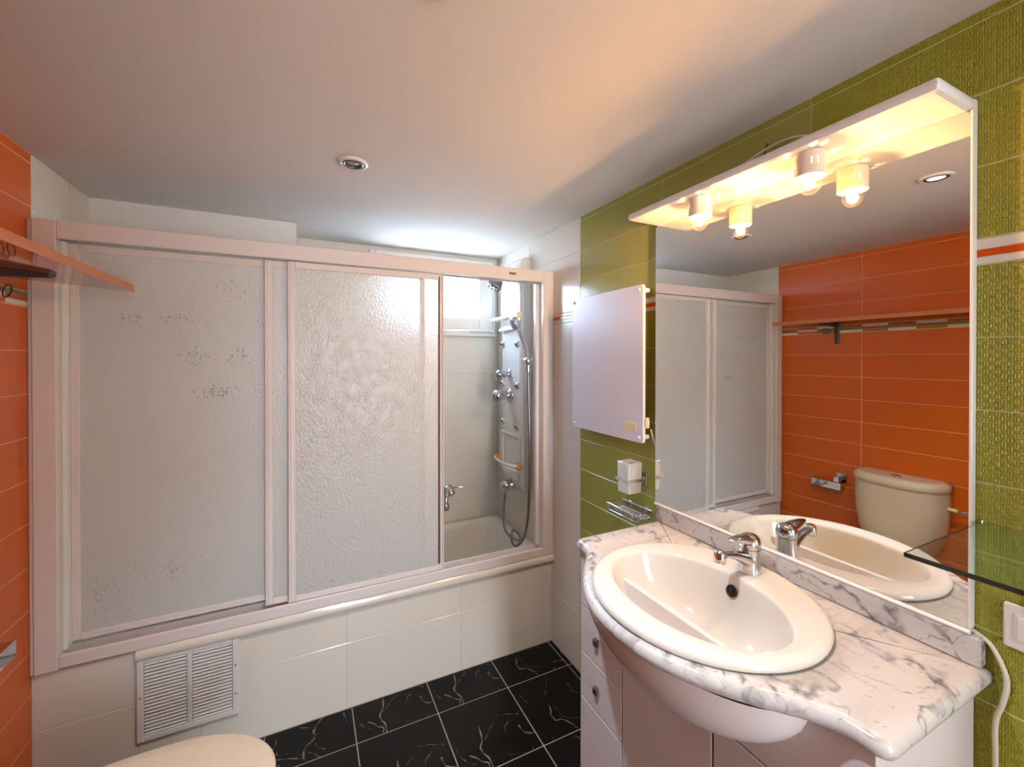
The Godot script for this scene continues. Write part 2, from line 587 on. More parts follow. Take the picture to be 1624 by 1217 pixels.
func window(x0: float, x1: float, y0: float, y1: float) -> void:
	var z := BACK
	var w := structure("window_1", bevel_box(Vector3(x1 - x0, 0.02, 0.05), 0.003), M.pvc, Vector3((x0 + x1) / 2, y0 + 0.01, z - 0.005))
	box(w, "outer_frame", Vector3(x0, y0 + 0.02, z - 0.05), Vector3(x0 + 0.035, y1, z + 0.018), M.pvc, 0.003)
	box(w, "outer_frame", Vector3(x1 - 0.022, y0 + 0.02, z - 0.05), Vector3(x1, y1, z + 0.018), M.pvc, 0.003)
	box(w, "outer_frame", Vector3(x0 + 0.035, y1 - 0.03, z - 0.05), Vector3(x1 - 0.022, y1, z + 0.018), M.pvc, 0.003)
	box(w, "outer_frame", Vector3(x0 + 0.035, y0 + 0.02, z - 0.05), Vector3(x1 - 0.022, y0 + 0.038, z + 0.018), M.pvc, 0.003)
	# sash
	var a := x0 + 0.037
	var b := x1 - 0.024
	var c := y0 + 0.042
	var e := y1 - 0.032
	var s := box(w, "sash", Vector3(b - 0.098, c, z - 0.03), Vector3(b, e, z + 0.026), M.pvc, 0.004)
	box(s, "sash_bar", Vector3(a, c, z - 0.03), Vector3(a + 0.075, e, z + 0.026), M.pvc, 0.004)
	box(s, "sash_bar", Vector3(a + 0.075, e - 0.078, z - 0.03), Vector3(b - 0.098, e, z + 0.026), M.pvc, 0.004)
	box(s, "sash_bar", Vector3(a + 0.075, c, z - 0.03), Vector3(b - 0.098, c + 0.078, z + 0.026), M.pvc, 0.004)
	box(s, "gasket", Vector3(b - 0.101, c + 0.076, z - 0.006), Vector3(b - 0.098, e - 0.076, z + 0.006), M.dark_plastic, 0.0)
	box(s, "gasket", Vector3(a + 0.075, e - 0.081, z - 0.006), Vector3(b - 0.1, e - 0.078, z + 0.006), M.dark_plastic, 0.0)
	box(w, "pane", Vector3(a + 0.07, c + 0.07, z - 0.012), Vector3(b - 0.09, e - 0.07, z - 0.008), M.window_glass, 0.0)
	box(w, "drip_bar", Vector3(b - 0.165, c - 0.012, z + 0.018), Vector3(b - 0.012, c + 0.004, z + 0.032), M.pvc, 0.003)

# ---------------------------------------------------------------- bath and shower
func build_bath() -> void:
	var tub := thing("bathtub", "white enamelled built-in bathtub behind the sliding shower screen", "bathtub", Vector3(0.18, 0, -2.3))
	var rim := 0.452
	var z0 := BACK + 0.002
	var z1 := -1.946
	var x0 := B + 0.002
	var x1 := A - 0.002
	var rings := []
	for p in [[0.0, 0.02, rim - 0.05], [0.0, 0.02, rim - 0.008], [0.006, 0.02, rim], [0.055, 0.05, rim], [0.066, 0.06, rim - 0.006], [0.078, 0.08, rim - 0.03], [0.10, 0.10, rim - 0.15], [0.13, 0.11, rim - 0.30], [0.16, 0.11, rim - 0.345], [0.21, 0.10, rim - 0.365], [0.30, 0.04, rim - 0.37]]:
		rings.append(round_rect(x0 + p[0], x1 - p[0], z0 + p[0], z1 - p[0], p[1], p[2]))
	put(tub, "shell", loft(rings, false, true), M.acrylic)
	# rolled front lip, running over the tiled panel
	var lip := []
	for k in 9:
		var t := -PI / 2 + PI * k / 8
		lip.append([cos(t) * 0.012, 0.4475 + sin(t) * 0.0205])
	var ra := []
	var rb := []
	for p in lip:
		ra.append(Vector3(-0.54, p[1], -1.933 + p[0]))
		rb.append(Vector3(A - 0.001, p[1], -1.933 + p[0]))
	for p in [[-1.975, 0.468], [-1.975, 0.427]]:
		ra.append(Vector3(-0.54, p[1], p[0]))
		rb.append(Vector3(A - 0.001, p[1], p[0]))
	put(tub, "front_lip", loft([ra, rb], true, true, false), M.acrylic)
	put(tub, "drain", lathe([[0.032, 0.0], [0.032, 0.004], [0.022, 0.007], [0.002, 0.008]], 24), M.chrome, Vector3(0.62, rim - 0.369, -2.3))
	put(tub, "waste_knob", lathe([[0.026, 0.0], [0.026, 0.008], [0.018, 0.016], [0.001, 0.019]], 24), M.chrome, Vector3(0.62, rim, -1.995))
	# tiled front panel
	var pn := thing("tiled_bath_surround", "white tiled panel closing the front of the bathtub down to the floor", "bath panel", Vector3(0.18, 0, PANEL))
	box(pn, "backing", Vector3(B, 0, PANEL - 0.02), Vector3(A, 0.425, PANEL - 0.0012), M.grout_white, 0.0)
	box(pn, "backing", Vector3(B, 0.425, PANEL - 0.02), Vector3(-0.5405, 0.455, PANEL - 0.0012), M.grout_white, 0.0)
	var white := func(_c: int, _r: int): return M.white_tile
	tiles(pn, 2, PANEL, -1.0, [B, -0.5405], [0.457, 0.268, 0.0], white, 0.0016)
	tiles(pn, 2, PANEL, -1.0, [-0.5405, -0.356, 0.1578, 0.6716, A], [0.4262, 0.283, 0.0], white, 0.0016)
	box(pn, "caulk", Vector3(B, 0.455, PANEL - 0.01), Vector3(-0.541, 0.463, PANEL + 0.004), M.rubber, 0.002)
	vent()

func vent() -> void:
	var x0 := -0.5405
	var x1 := -0.2335
	var y0 := 0.133
	var y1 := 0.4262
	var z := PANEL
	var v := thing("ventilation_grille", "white louvred access grille set in the tiled bath panel", "grille", Vector3((x0 + x1) / 2, y0, z))
	box(v, "frame", Vector3(x0, y0, z), Vector3(x0 + 0.02, y1, z + 0.012), M.pvc, 0.002)
	box(v, "frame", Vector3(x1 - 0.02, y0, z), Vector3(x1, y1, z + 0.012), M.pvc, 0.002)
	box(v, "frame", Vector3(x0 + 0.02, y0, z), Vector3(x1 - 0.02, y0 + 0.02, z + 0.012), M.pvc, 0.002)
	box(v, "frame", Vector3(x0 + 0.02, y1 - 0.012, z), Vector3(x1 - 0.02, y1, z + 0.012), M.pvc, 0.002)
	var mx := (x0 + x1) / 2
	box(v, "mullion", Vector3(mx - 0.008, y0 + 0.02, z), Vector3(mx + 0.008, y1 - 0.012, z + 0.012), M.pvc, 0.002)
	box(v, "backing", Vector3(x0 + 0.02, y0 + 0.02, z), Vector3(x1 - 0.02, y1 - 0.012, z + 0.001), M.grey_plastic, 0.0)  # its grey stands in for the shade of the open inside behind the slats
	var n := 21
	var step := (y1 - 0.012 - y0 - 0.02) / n
	for col in [[x0 + 0.021, mx - 0.009], [mx + 0.009, x1 - 0.021]]:
		var size := Vector3(col[1] - col[0], 0.0026, 0.0105)
		for k in n:
			put(v, "slat", bevel_box(size, 0.0008), M.pvc, Vector3((col[0] + col[1]) / 2, y0 + 0.02 + step * (k + 0.5), z + 0.0066), Vector3(0.5, 0, 0))
	for q in [[x0 + 0.009, y0 + 0.16], [x1 - 0.009, y0 + 0.19], [x1 - 0.009, y0 + 0.08]]:
		put(v, "screw", lathe([[0.0035, 0.0], [0.003, 0.001], [0.0005, 0.0014]], 10), M.steel, Vector3(q[0], q[1], z + 0.0118), Vector3(PI / 2, 0, 0))

func build_screen() -> void:
	var zf := -1.926
	var s := thing("shower_screen", "white framed shower screen with three obscured glass sliding doors over the bathtub", "shower screen", Vector3(0.18, 0.468, -1.95))
	var hd := box(s, "header_rail", Vector3(-0.74, 1.899, zf - 0.012), Vector3(1.118, 1.961, zf), M.aluminium_white, 0.003)
	box(hd, "rail_top", Vector3(-0.74, 1.949, zf - 0.075), Vector3(1.118, 1.961, zf - 0.012), M.aluminium_white, 0.002)
	box(hd, "rail_back", Vector3(-0.74, 1.899, zf - 0.075), Vector3(1.118, 1.949, zf - 0.063), M.aluminium_white, 0.002)
	box(hd, "badge", Vector3(0.92, 1.925, zf), Vector3(0.958, 1.936, zf + 0.0012), M.brass, 0.0004)
	var tr := box(s, "bottom_track", Vector3(-0.74, 0.4685, zf - 0.014), Vector3(1.118, 0.512, zf), M.aluminium_white, 0.003)
	box(tr, "track_floor", Vector3(-0.74, 0.4685, zf - 0.075), Vector3(1.118, 0.482, zf - 0.014), M.aluminium_white, 0.001)
	box(tr, "track_back", Vector3(-0.74, 0.482, zf - 0.075), Vector3(1.118, 0.51, zf - 0.066), M.aluminium_white, 0.001)
	box(tr, "brown_line", Vector3(-0.727, 0.482, zf - 0.05), Vector3(-0.15, 0.4835, zf - 0.0145), M.dull_brown, 0.0)  # flat brown strip on the track floor in front of the left door
	# left wall profile in three steps, right wall profile
	var lp := box(s, "wall_profile", Vector3(-0.800, 0.463, zf - 0.075), Vector3(-0.740, 1.961, zf), M.aluminium_white, 0.003)
	box(lp, "wall_strip", Vector3(B + 0.0005, 0.463, zf - 0.06), Vector3(-0.8005, 1.961, zf - 0.008), M.aluminium_white, 0.002)
	box(lp, "inner_strip", Vector3(-0.740, 0.5125, zf - 0.07), Vector3(-0.727, 1.8985, zf - 0.03), M.pvc, 0.002)
	var rp := box(s, "wall_profile", Vector3(1.118, 0.4685, zf - 0.075), Vector3(A - 0.0005, 1.961, zf), M.aluminium_white, 0.003)
	box(rp, "inner_strip", Vector3(1.098, 0.5125, zf - 0.07), Vector3(1.118, 1.8985, zf - 0.045), M.pvc, 0.002)
	door(s, -0.737, -0.095, -1.9775, 0.527, 0, 0.022, 0.02)
	door(s, -0.1452, 0.503, -1.962, 0.51, 1, 0.016, 0.016)
	door(s, -0.0628, 0.588, -1.9465, 0.5085, 2, 0.016, 0.016)

func door(s: Node3D, x0: float, x1: float, z: float, y0: float, k: int, stile: float, rail: float) -> void:
	var y1 := 1.897
	var h := 0.006
	var d := box(s, "sliding_door", Vector3(x0, y0, z - h), Vector3(x0 + stile * 0.55, y1, z + h), M.aluminium_white, 0.003)
	box(d, "stile", Vector3(x0 + stile * 0.55, y0, z - h), Vector3(x0 + stile * 1.65, y1, z + h * 0.4), M.aluminium_white, 0.002)
	box(d, "stile", Vector3(x1 - stile * 0.55, y0, z - h), Vector3(x1, y1, z + h), M.aluminium_white, 0.003)
	box(d, "stile", Vector3(x1 - stile * 1.5, y0, z - h), Vector3(x1 - stile * 0.55, y1, z + h * 0.3), M.aluminium_white, 0.002)
	var g0 := x0 + stile * 1.65
	var g1 := x1 - stile * 1.5
	box(d, "top_rail", Vector3(g0, y1 - 0.027, z - h), Vector3(g1, y1, z + h * 0.6), M.aluminium_white, 0.002)
	box(d, "bottom_rail", Vector3(g0, y0, z - h), Vector3(g1, y0 + 0.024, z + h * 0.6), M.aluminium_white, 0.002)
	if k == 2:
		box(d, "brown_strip", Vector3(x1 - stile * 1.75, y0 + 0.03, z + h * 0.3), Vector3(x1 - stile * 1.1, y1 - 0.01, z + h * 0.45), M.brown_strip, 0.0003)  # thin brown strip over the inner part of the right stile
	# the pane: its front takes the whole colour map once
	var pane := BoxMesh.new()
	pane.size = Vector3(g1 - g0 + 0.004, y1 - 0.023 - (y0 + 0.02), 0.004)
	put(d, "pane", pane, M.door_glass[k], Vector3((g0 + g1) / 2, (y1 - 0.023 + y0 + 0.02) / 2, z - 0.0015))

func knob_on_wall(parent: Node3D, called: String, profile: Array, m: Material, at: Vector3, seg := 24) -> MeshInstance3D:
	return put(parent, called, lathe(profile, seg), m, at, Vector3(0, 0, PI / 2))

func build_shower() -> void:
	var xf := 1.115
	var c := thing("shower_column", "white hydromassage shower panel with chrome jets and knobs on the bath wall", "shower panel", Vector3(1.15, 0.72, -2.32))
	# body: rounded in plan, standing off the wall; niche and mirror are let into its face
	var z0 := -2.45
	var z1 := -2.175
	var rings := []
	for p in [[0.72, 0.03, 0.05], [0.735, 0.012, 0.02], [0.76, 0.0, 0.004], [0.79, 0.0, 0.0], [2.05, 0.0, 0.0], [2.075, 0.004, 0.01], [2.09, 0.016, 0.03]]:
		var r := []
		for q in [[A - 0.001, z0 + p[1]], [xf + 0.02 + p[2] * 0.4, z0 + p[1]], [xf + 0.006 + p[2] * 0.7, z0 + 0.006 + p[1]], [xf + p[2], z0 + 0.02 + p[1]], [xf + p[2], z1 - 0.02 - p[1]], [xf + 0.006 + p[2] * 0.7, z1 - 0.006 - p[1]], [xf + 0.02 + p[2] * 0.4, z1 - p[1]], [A - 0.001, z1 - p[1]]]:
			r.append(Vector3(q[0], p[0], q[1]))
		rings.append(r)
	put(c, "body", loft(rings, true, true, false), M.acrylic)
	var mi := box(c, "mirror_frame", Vector3(xf - 0.004, 1.690, z0 + 0.012), Vector3(xf, 1.985, z1 - 0.004), M.acrylic, 0.0015)
	box(mi, "mirror_insert", Vector3(xf - 0.0055, 1.702, z0 + 0.018), Vector3(xf - 0.004, 1.975, z1 - 0.012), M.mirror, 0.0)
	box(c, "ledge", Vector3(xf - 0.03, 1.668, z0 + 0.02), Vector3(xf, 1.688, z1 - 0.02), M.acrylic, 0.006)
	# niche with its tray
	box(c, "niche_side", Vector3(xf - 0.012, 0.83, z0 + 0.005), Vector3(xf, 1.04, z0 + 0.05), M.acrylic, 0.004)
	box(c, "niche_side", Vector3(xf - 0.012, 0.83, z1 - 0.022), Vector3(xf, 1.04, z1 - 0.004), M.acrylic, 0.004)
	box(c, "niche_top", Vector3(xf - 0.012, 1.04, z0 + 0.005), Vector3(xf, 1.056, z1 - 0.004), M.acrylic, 0.004)
	var tray := []
	for p in [[0.79, 0.55], [0.80, 0.8], [0.83, 1.0], [0.845, 1.0], [0.848, 0.95]]:
		var r := []
		for k in 13:
			var t := PI * k / 12
			r.append(Vector3(xf - 0.035 * p[1] * sin(t), p[0], (z0 + z1) / 2 - 0.11 * cos(t)))
		tray.append(r)
	put(c, "tray", loft(tray, true, true), M.acrylic)
	var jet := [[0.021, 0.0], [0.021, 0.006], [0.017, 0.010], [0.013, 0.010], [0.011, 0.014], [0.001, 0.016]]
	for q in [[-2.42, 1.594], [-2.22, 1.588], [-2.42, 1.349], [-2.22, 1.345], [-2.42, 1.112], [-2.22, 1.106]]:
		var j := knob_on_wall(c, "jet", jet, M.chrome, Vector3(xf, q[1], q[0]))
		knob_on_wall(j, "nozzle", [[0.006, 0.0], [0.006, 0.003], [0.001, 0.0035]], M.dark_plastic, Vector3(xf - 0.0155, q[1], q[0]), 12)
	knob_on_wall(c, "diverter_knob", [[0.036, 0.0], [0.036, 0.005], [0.025, 0.008], [0.022, 0.012], [0.022, 0.045], [0.027, 0.05], [0.028, 0.07], [0.022, 0.085], [0.001, 0.09]], M.chrome, Vector3(xf, 1.408, -2.335))
	knob_on_wall(c, "mixer_knob", [[0.046, 0.0], [0.046, 0.006], [0.030, 0.010], [0.026, 0.015], [0.026, 0.055], [0.034, 0.063], [0.037, 0.085], [0.030, 0.108], [0.001, 0.116]], M.chrome, Vector3(xf, 1.283, -2.325))
	# rod and curved rail with ivory clips
	put(c, "upper_rod", tube([Vector3(xf - 0.03, 1.752, -2.53), Vector3(xf - 0.03, 1.752, -2.16)], 0.009, 12), M.acrylic)
	box(c, "clip", Vector3(xf - 0.04, 1.735, -2.172), Vector3(xf, 1.77, -2.150), M.cream, 0.004)
	box(c, "clip", Vector3(xf - 0.035, 1.738, -2.50), Vector3(xf, 1.766, -2.48), M.acrylic, 0.004)
	var bow := []
	for k in 13:
		var t := PI * k / 12
		bow.append(Vector3(xf - 0.022 - 0.045 * sin(t), 0.888, (z0 + z1) / 2 - 0.155 * cos(t)))
	put(c, "lower_rail", tube(bow, 0.0085, 10), M.acrylic)
	for z in [-2.455, -2.168]:
		box(c, "clip", Vector3(xf - 0.035, 0.873, z - 0.016), Vector3(xf, 0.903, z + 0.016), M.amber, 0.003)
	# hose outlet
	var o := knob_on_wall(c, "hose_outlet", [[0.034, 0.0], [0.034, 0.006], [0.028, 0.012], [0.031, 0.03], [0.028, 0.05], [0.018, 0.063], [0.001, 0.068]], M.chrome, Vector3(xf, 0.745, -2.305))
	put(o, "elbow", drum(0.013, 0.04, 0.002, 16), M.chrome, Vector3(xf - 0.04, 0.695, -2.305))
	# overhead shower on its arm
	var h := thing("overhead_shower", "round chrome overhead shower tilted down at the top of the shower panel", "shower head", Vector3(1.03, 1.93, -2.30))
	put(h, "arm", tube(curve([Vector3(xf - 0.001, 2.02, -2.31), Vector3(1.08, 2.018, -2.31), Vector3(1.045, 1.995, -2.307), Vector3(1.03, 1.975, -2.305)], 5), 0.010, 12), M.chrome)
	var head := put(h, "head", lathe([[0.012, 0.03], [0.02, 0.02], [0.034, 0.005], [0.045, -0.03], [0.047, -0.043], [0.043, -0.05], [0.030, -0.052], [0.001, -0.053]], 28), M.steel, Vector3(1.025, 1.965, -2.303), Vector3(0.15, 0, -0.45))
	for k in 8:
		var t := TAU * k / 8
		var q := head.global_transform * Vector3(0.032 * cos(t), -0.053, 0.032 * sin(t))
		put(head, "spray_nozzle", lathe([[0.006, 0.002], [0.005, -0.003], [0.001, -0.004]], 8), M.dark_plastic, q, Vector3(0.15, 0, -0.45))
	# sliding hand shower
	var hs := thing("hand_shower", "chrome hand shower hanging in its holder beside the shower panel", "hand shower", Vector3(1.07, 1.49, -2.06))
	var path := curve([Vector3(1.078, 1.43, -2.02), Vector3(1.076, 1.50, -2.022), Vector3(1.072, 1.58, -2.05), Vector3(1.062, 1.655, -2.10)], 6)
	put(hs, "handle", tube(path, 0.0125, 12), M.chrome)
	var hd := put(hs, "head", lathe([[0.001, 0.03], [0.02, 0.027], [0.034, 0.015], [0.042, -0.003], [0.042, -0.012], [0.036, -0.015], [0.001, -0.016]], 28), M.chrome, Vector3(1.05, 1.70, -2.13), Vector3(0.5, 0, -1.15))
	put(hd, "spray_face", lathe([[0.033, 0.0], [0.03, -0.002], [0.001, -0.0025]], 24), M.grey_plastic, hd.global_transform * Vector3(0, -0.0155, 0), Vector3(0.5, 0, -1.15))
	var hb := put(hs, "holder", lathe([[0.001, -0.03], [0.02, -0.028], [0.024, -0.018], [0.02, 0.0], [0.024, 0.018], [0.02, 0.028], [0.001, 0.03]], 20), M.chrome, Vector3(1.078, 1.489, -2.03), Vector3(PI / 2, 0, 0))
	put(hb, "holder_arm", tube([Vector3(1.079, 1.489, -2.05), Vector3(1.13, 1.489, -2.178)], 0.008, 10), M.chrome)
	# hose: from the outlet down, a loop on the rim, and up to the hand shower
	var hose_points := curve([Vector3(1.075, 0.695, -2.305), Vector3(1.065, 0.62, -2.30), Vector3(1.05, 0.52, -2.27), Vector3(1.06, 0.478, -2.22), Vector3(1.10, 0.463, -2.17), Vector3(1.12, 0.475, -2.21), Vector3(1.09, 0.50, -2.235), Vector3(1.06, 0.468, -2.19), Vector3(1.045, 0.462, -2.13), Vector3(1.05, 0.48, -2.08), Vector3(1.07, 0.56, -2.035), Vector3(1.08, 0.72, -2.015), Vector3(1.082, 1.0, -2.012), Vector3(1.08, 1.25, -2.015), Vector3(1.078, 1.43, -2.02)], 9)
	var hz := put(self, "shower_hose", tube(hose_points, 0.0068, 10), M.steel)
	tag(hz, "grey metal shower hose looping from the wall outlet up to the hand shower", "hose")
	# bath filler on the window wall
	var t := thing("bath_mixer_tap", "chrome single lever bath mixer tap on the tiled window wall", "tap", Vector3(0.83, 0.66, BACK))
	put(t, "flange", lathe([[0.036, 0.0], [0.036, 0.008], [0.028, 0.013], [0.001, 0.014]], 24), M.chrome, Vector3(0.83, 0.655, BACK), Vector3(PI / 2, 0, 0))
	put(t, "body", lathe([[0.027, 0.0], [0.029, 0.03], [0.026, 0.06], [0.015, 0.075], [0.001, 0.078]], 24), M.chrome, Vector3(0.83, 0.655, BACK + 0.012), Vector3(PI / 2, 0, 0))
	put(t, "lever", tube(curve([Vector3(0.83, 0.68, -2.60), Vector3(0.86, 0.688, -2.58), Vector3(0.90, 0.686, -2.57)], 5), 0.0065, 10), M.chrome)
	put(t, "spout", tube(curve([Vector3(0.825, 0.65, -2.595), Vector3(0.80, 0.645, -2.575), Vector3(0.79, 0.62, -2.565), Vector3(0.79, 0.585, -2.562)], 6), 0.013, 12), M.chrome)
	put(t, "spout_end", drum(0.018, 0.04, 0.004, 20), M.chrome, Vector3(0.79, 0.558, -2.562))

# ---------------------------------------------------------------- vanity
func front_edge(d: float) -> float:
	var tab := [[0.0, 0.615], [0.065, 0.6195], [0.11, 0.631], [0.16, 0.651], [0.2, 0.674], [0.2375, 0.700], [0.27, 0.727], [0.30, 0.754], [0.325, 0.776], [0.35, 0.790], [0.37, 0.796], [0.43, 0.798]]
	d = absf(d)
	for k in tab.size() - 1:
		if d <= tab[k + 1][0]:
			var f: float = (d - tab[k][0]) / (tab[k + 1][0] - tab[k][0])
			var p0: float = tab[maxi(k - 1, 0)][1] if k > 0 else tab[1][1]
			var p3: float = tab[mini(k + 2, tab.size() - 1)][1]
			return cubic_interpolate(tab[k][1], tab[k + 1][1], p0, p3, f)
	return 0.798

func build_vanity() -> void:
	var zm := -0.7515
	var top := 0.908
	var z0 := -1.176
	var z1 := -0.326
	# cabinet
	var fx := 0.815
	var cz0 := -1.160
	var cz1 := -0.352
	var cab := thing("vanity_cabinet", "white lacquered vanity cabinet with small square handles under the marble top", "cabinet", Vector3(1.0, 0, zm))
	box(cab, "plinth", Vector3(0.86, 0, cz0 + 0.02), Vector3(A - 0.002, 0.08, cz1 - 0.02), M.lacquer, 0.002)
	box(cab, "side_panel", Vector3(fx + 0.016, 0.08, cz0), Vector3(A - 0.002, 0.872, cz0 + 0.016), M.lacquer, 0.0015)
	box(cab, "side_panel", Vector3(fx + 0.016, 0.08, cz1 - 0.016), Vector3(A - 0.002, 0.872, cz1), M.lacquer, 0.0015)
	box(cab, "bottom_panel", Vector3(fx + 0.016, 0.08, cz0 + 0.016), Vector3(A - 0.002, 0.096, cz1 - 0.016), M.lacquer, 0.0)
	box(cab, "top_fascia", Vector3(fx, 0.697, -0.955), Vector3(fx + 0.016, 0.872, cz1), M.lacquer, 0.0015)
	box(cab, "drawer_front", Vector3(fx, 0.697, cz0), Vector3(fx + 0.016, 0.872, -0.957), M.lacquer, 0.0015)
	var y := 0.694
	for k in 3:
		var yb := y - 0.147 if k < 2 else 0.09
		var d := box(cab, "drawer_front", Vector3(fx, yb, cz0), Vector3(fx + 0.016, y, -0.957), M.lacquer, 0.0015)
		var hy := (y + yb) / 2
		if k < 2:
			box(d, "handle", Vector3(fx - 0.014, hy - 0.011, -1.078), Vector3(fx, hy + 0.011, -1.060), M.steel, 0.002)
		y = yb - 0.003
	for q in [[-0.954, -0.657], [-0.652, cz1]]:
		var d := box(cab, "door", Vector3(fx, 0.09, q[0]), Vector3(fx + 0.016, 0.693, q[1]), M.lacquer, 0.0015)
		var hz: float = q[1] - 0.05 if q[0] < -0.8 else q[0] + 0.05
		box(d, "handle", Vector3(fx - 0.014, 0.37, hz - 0.009), Vector3(fx, 0.392, hz + 0.009), M.steel, 0.002)
	# bowed apron under the bulging top: half of a shallow bowl
	var ap := []
	for i in 11:
		var t := PI / 2 * i / 10
		var r := []
		for k in 33:
			var f := PI * k / 32
			r.append(Vector3(fx + 0.004 - 0.18 * cos(t) * sin(f), 0.873 - 0.178 * sin(t), zm + 0.30 * cos(t) * cos(f)))
		ap.append(r)
	put(cab, "bowed_apron", loft(ap, false, false, true, false), M.lacquer)
	# marble top, with the cut-out for the basin
	var pts := []
	var cr := 0.024
	for k in 24:
		pts.append(Vector2(lerpf(A - 0.002, 0.798 + cr, k / 24.0), z0))
	for k in 6:
		var t := PI / 2 * k / 6.0
		pts.append(Vector2(0.798 + cr - cr * sin(t), z0 + cr - cr * cos(t)))
	for k in 73:
		var z := lerpf(z0 + cr, z1 - cr, k / 72.0)
		pts.append(Vector2(front_edge(z - zm), z))
	for k in 6:
		var t := PI / 2 * (k + 1) / 6.0
		pts.append(Vector2(0.798 + cr - cr * cos(t), z1 - cr + cr * sin(t)))
	for k in range(1, 24):
		pts.append(Vector2(lerpf(0.798 + cr, A - 0.002, k / 24.0), z1))
	for k in 48:
		pts.append(Vector2(A - 0.002, lerpf(z1, z0, k / 48.0)))
	var n := pts.size()
	var norms := []
	for k in n:
		var e: Vector2 = (pts[(k + 1) % n] - pts[(k - 1 + n) % n]).normalized()
		norms.append(Vector2(e.y, -e.x))
	if (norms[66] as Vector2).x > 0:
		for k in n:
			norms[k] = -norms[k]
	var cx := 0.885
	var rings := []
	var bore := func(y2: float):
		var r := []
		for p in pts:
			var a := atan2(p.y - zm, p.x - cx)
			var e := Vector2(cos(a) / 0.235, sin(a) / 0.25).length()
			r.append(Vector3(cx + cos(a) / e, y2, zm + sin(a) / e))
		return r
	var rad := 0.018
	rings.append(bore.call(top - 0.036))
	rings.append(bore.call(top))
	for i in 9:
		var t := PI / 2 - PI * i / 8
		var r := []
		for k in n:
			var p: Vector2 = pts[k] - norms[k] * rad * (1.0 - cos(t))
			r.append(Vector3(p.x, top - rad + rad * sin(t), p.y))
		rings.append(r)
	rings.append(rings[0])
	var ct := put(self, "marble_countertop", loft(rings, false, false, true), M.marble)
	tag(ct, "white marble vanity top with grey veins and a bowed front edge", "countertop")
	var bs := box(self, "marble_backsplash", Vector3(1.153, top, -1.170), Vector3(A - 0.0005, 0.9655, -0.336), M.marble, 0.004)
	tag(bs, "low grey-veined marble upstand along the wall under the mirror", "backsplash")
	basin(cx, zm, top)
	faucet(zm)

func basin(cx: float, zm: float, top: float) -> void:
	var b := thing("wash_basin", "oval white ceramic wash basin set into the marble vanity top", "basin", Vector3(cx, top, zm))
	var rings := []
	for p in [[0.252, 0.268, 0.0], [0.257, 0.273, 0.004], [0.2575, 0.2735, 0.010], [0.253, 0.269, 0.017], [0.245, 0.261, 0.0215], [0.235, 0.251, 0.0225]]:
		rings.append(ellipse(cx, top + p[2], zm, p[0], p[1]))
	rings.append(ellipse(cx - 0.012, top + 0.0205, zm, 0.204, 0.242))
	rings.append(ellipse(cx - 0.024, top + 0.019, zm, 0.170, 0.233))
	for p in [[1.0, 0.0165], [0.985, 0.010], [0.965, -0.004], [0.93, -0.03], [0.875, -0.060], [0.79, -0.088], [0.67, -0.109], [0.52, -0.122], [0.36, -0.130], [0.22, -0.1335], [0.12, -0.135]]:
		var f: float = p[0]
		rings.append(ellipse(lerpf(0.905, cx - 0.026, f), top + p[1], zm, 0.163 * f, 0.228 * f))
	put(b, "bowl", loft(rings, false, true), M.ceramic)
	var dr := put(b, "drain", lathe([[0.034, 0.0], [0.034, 0.003], [0.030, 0.0045], [0.027, 0.003], [0.001, 0.003]], 28), M.chrome, Vector3(0.905, top - 0.1345, zm))
	for k in 8:
		var t := TAU * k / 8
		put(dr, "drain_slot", bevel_box(Vector3(0.011, 0.001, 0.0045), 0.0003), M.black, Vector3(0.905 + 0.018 * cos(t), top - 0.131, zm + 0.018 * sin(t)), Vector3(0, -t, 0))
	put(dr, "drain_screw", lathe([[0.006, 0.0], [0.005, 0.002], [0.001, 0.0025]], 12), M.chrome, Vector3(0.905, top - 0.1315, zm))
	var ov := Vector3(1.0125, 0.887, zm - 0.004)
	var tilt := Vector3(0, 0, 1.18)
	var o := put(b, "overflow_hole", lathe([[0.0115, 0.0], [0.011, 0.0018], [0.001, 0.0018]], 24), M.black, ov, tilt)
	put(o, "overflow_ring", lathe([[0.0155, -0.002], [0.0155, 0.002], [0.0135, 0.0035], [0.0112, 0.0025], [0.0112, -0.002]], 28), M.dark_plastic, ov, tilt)

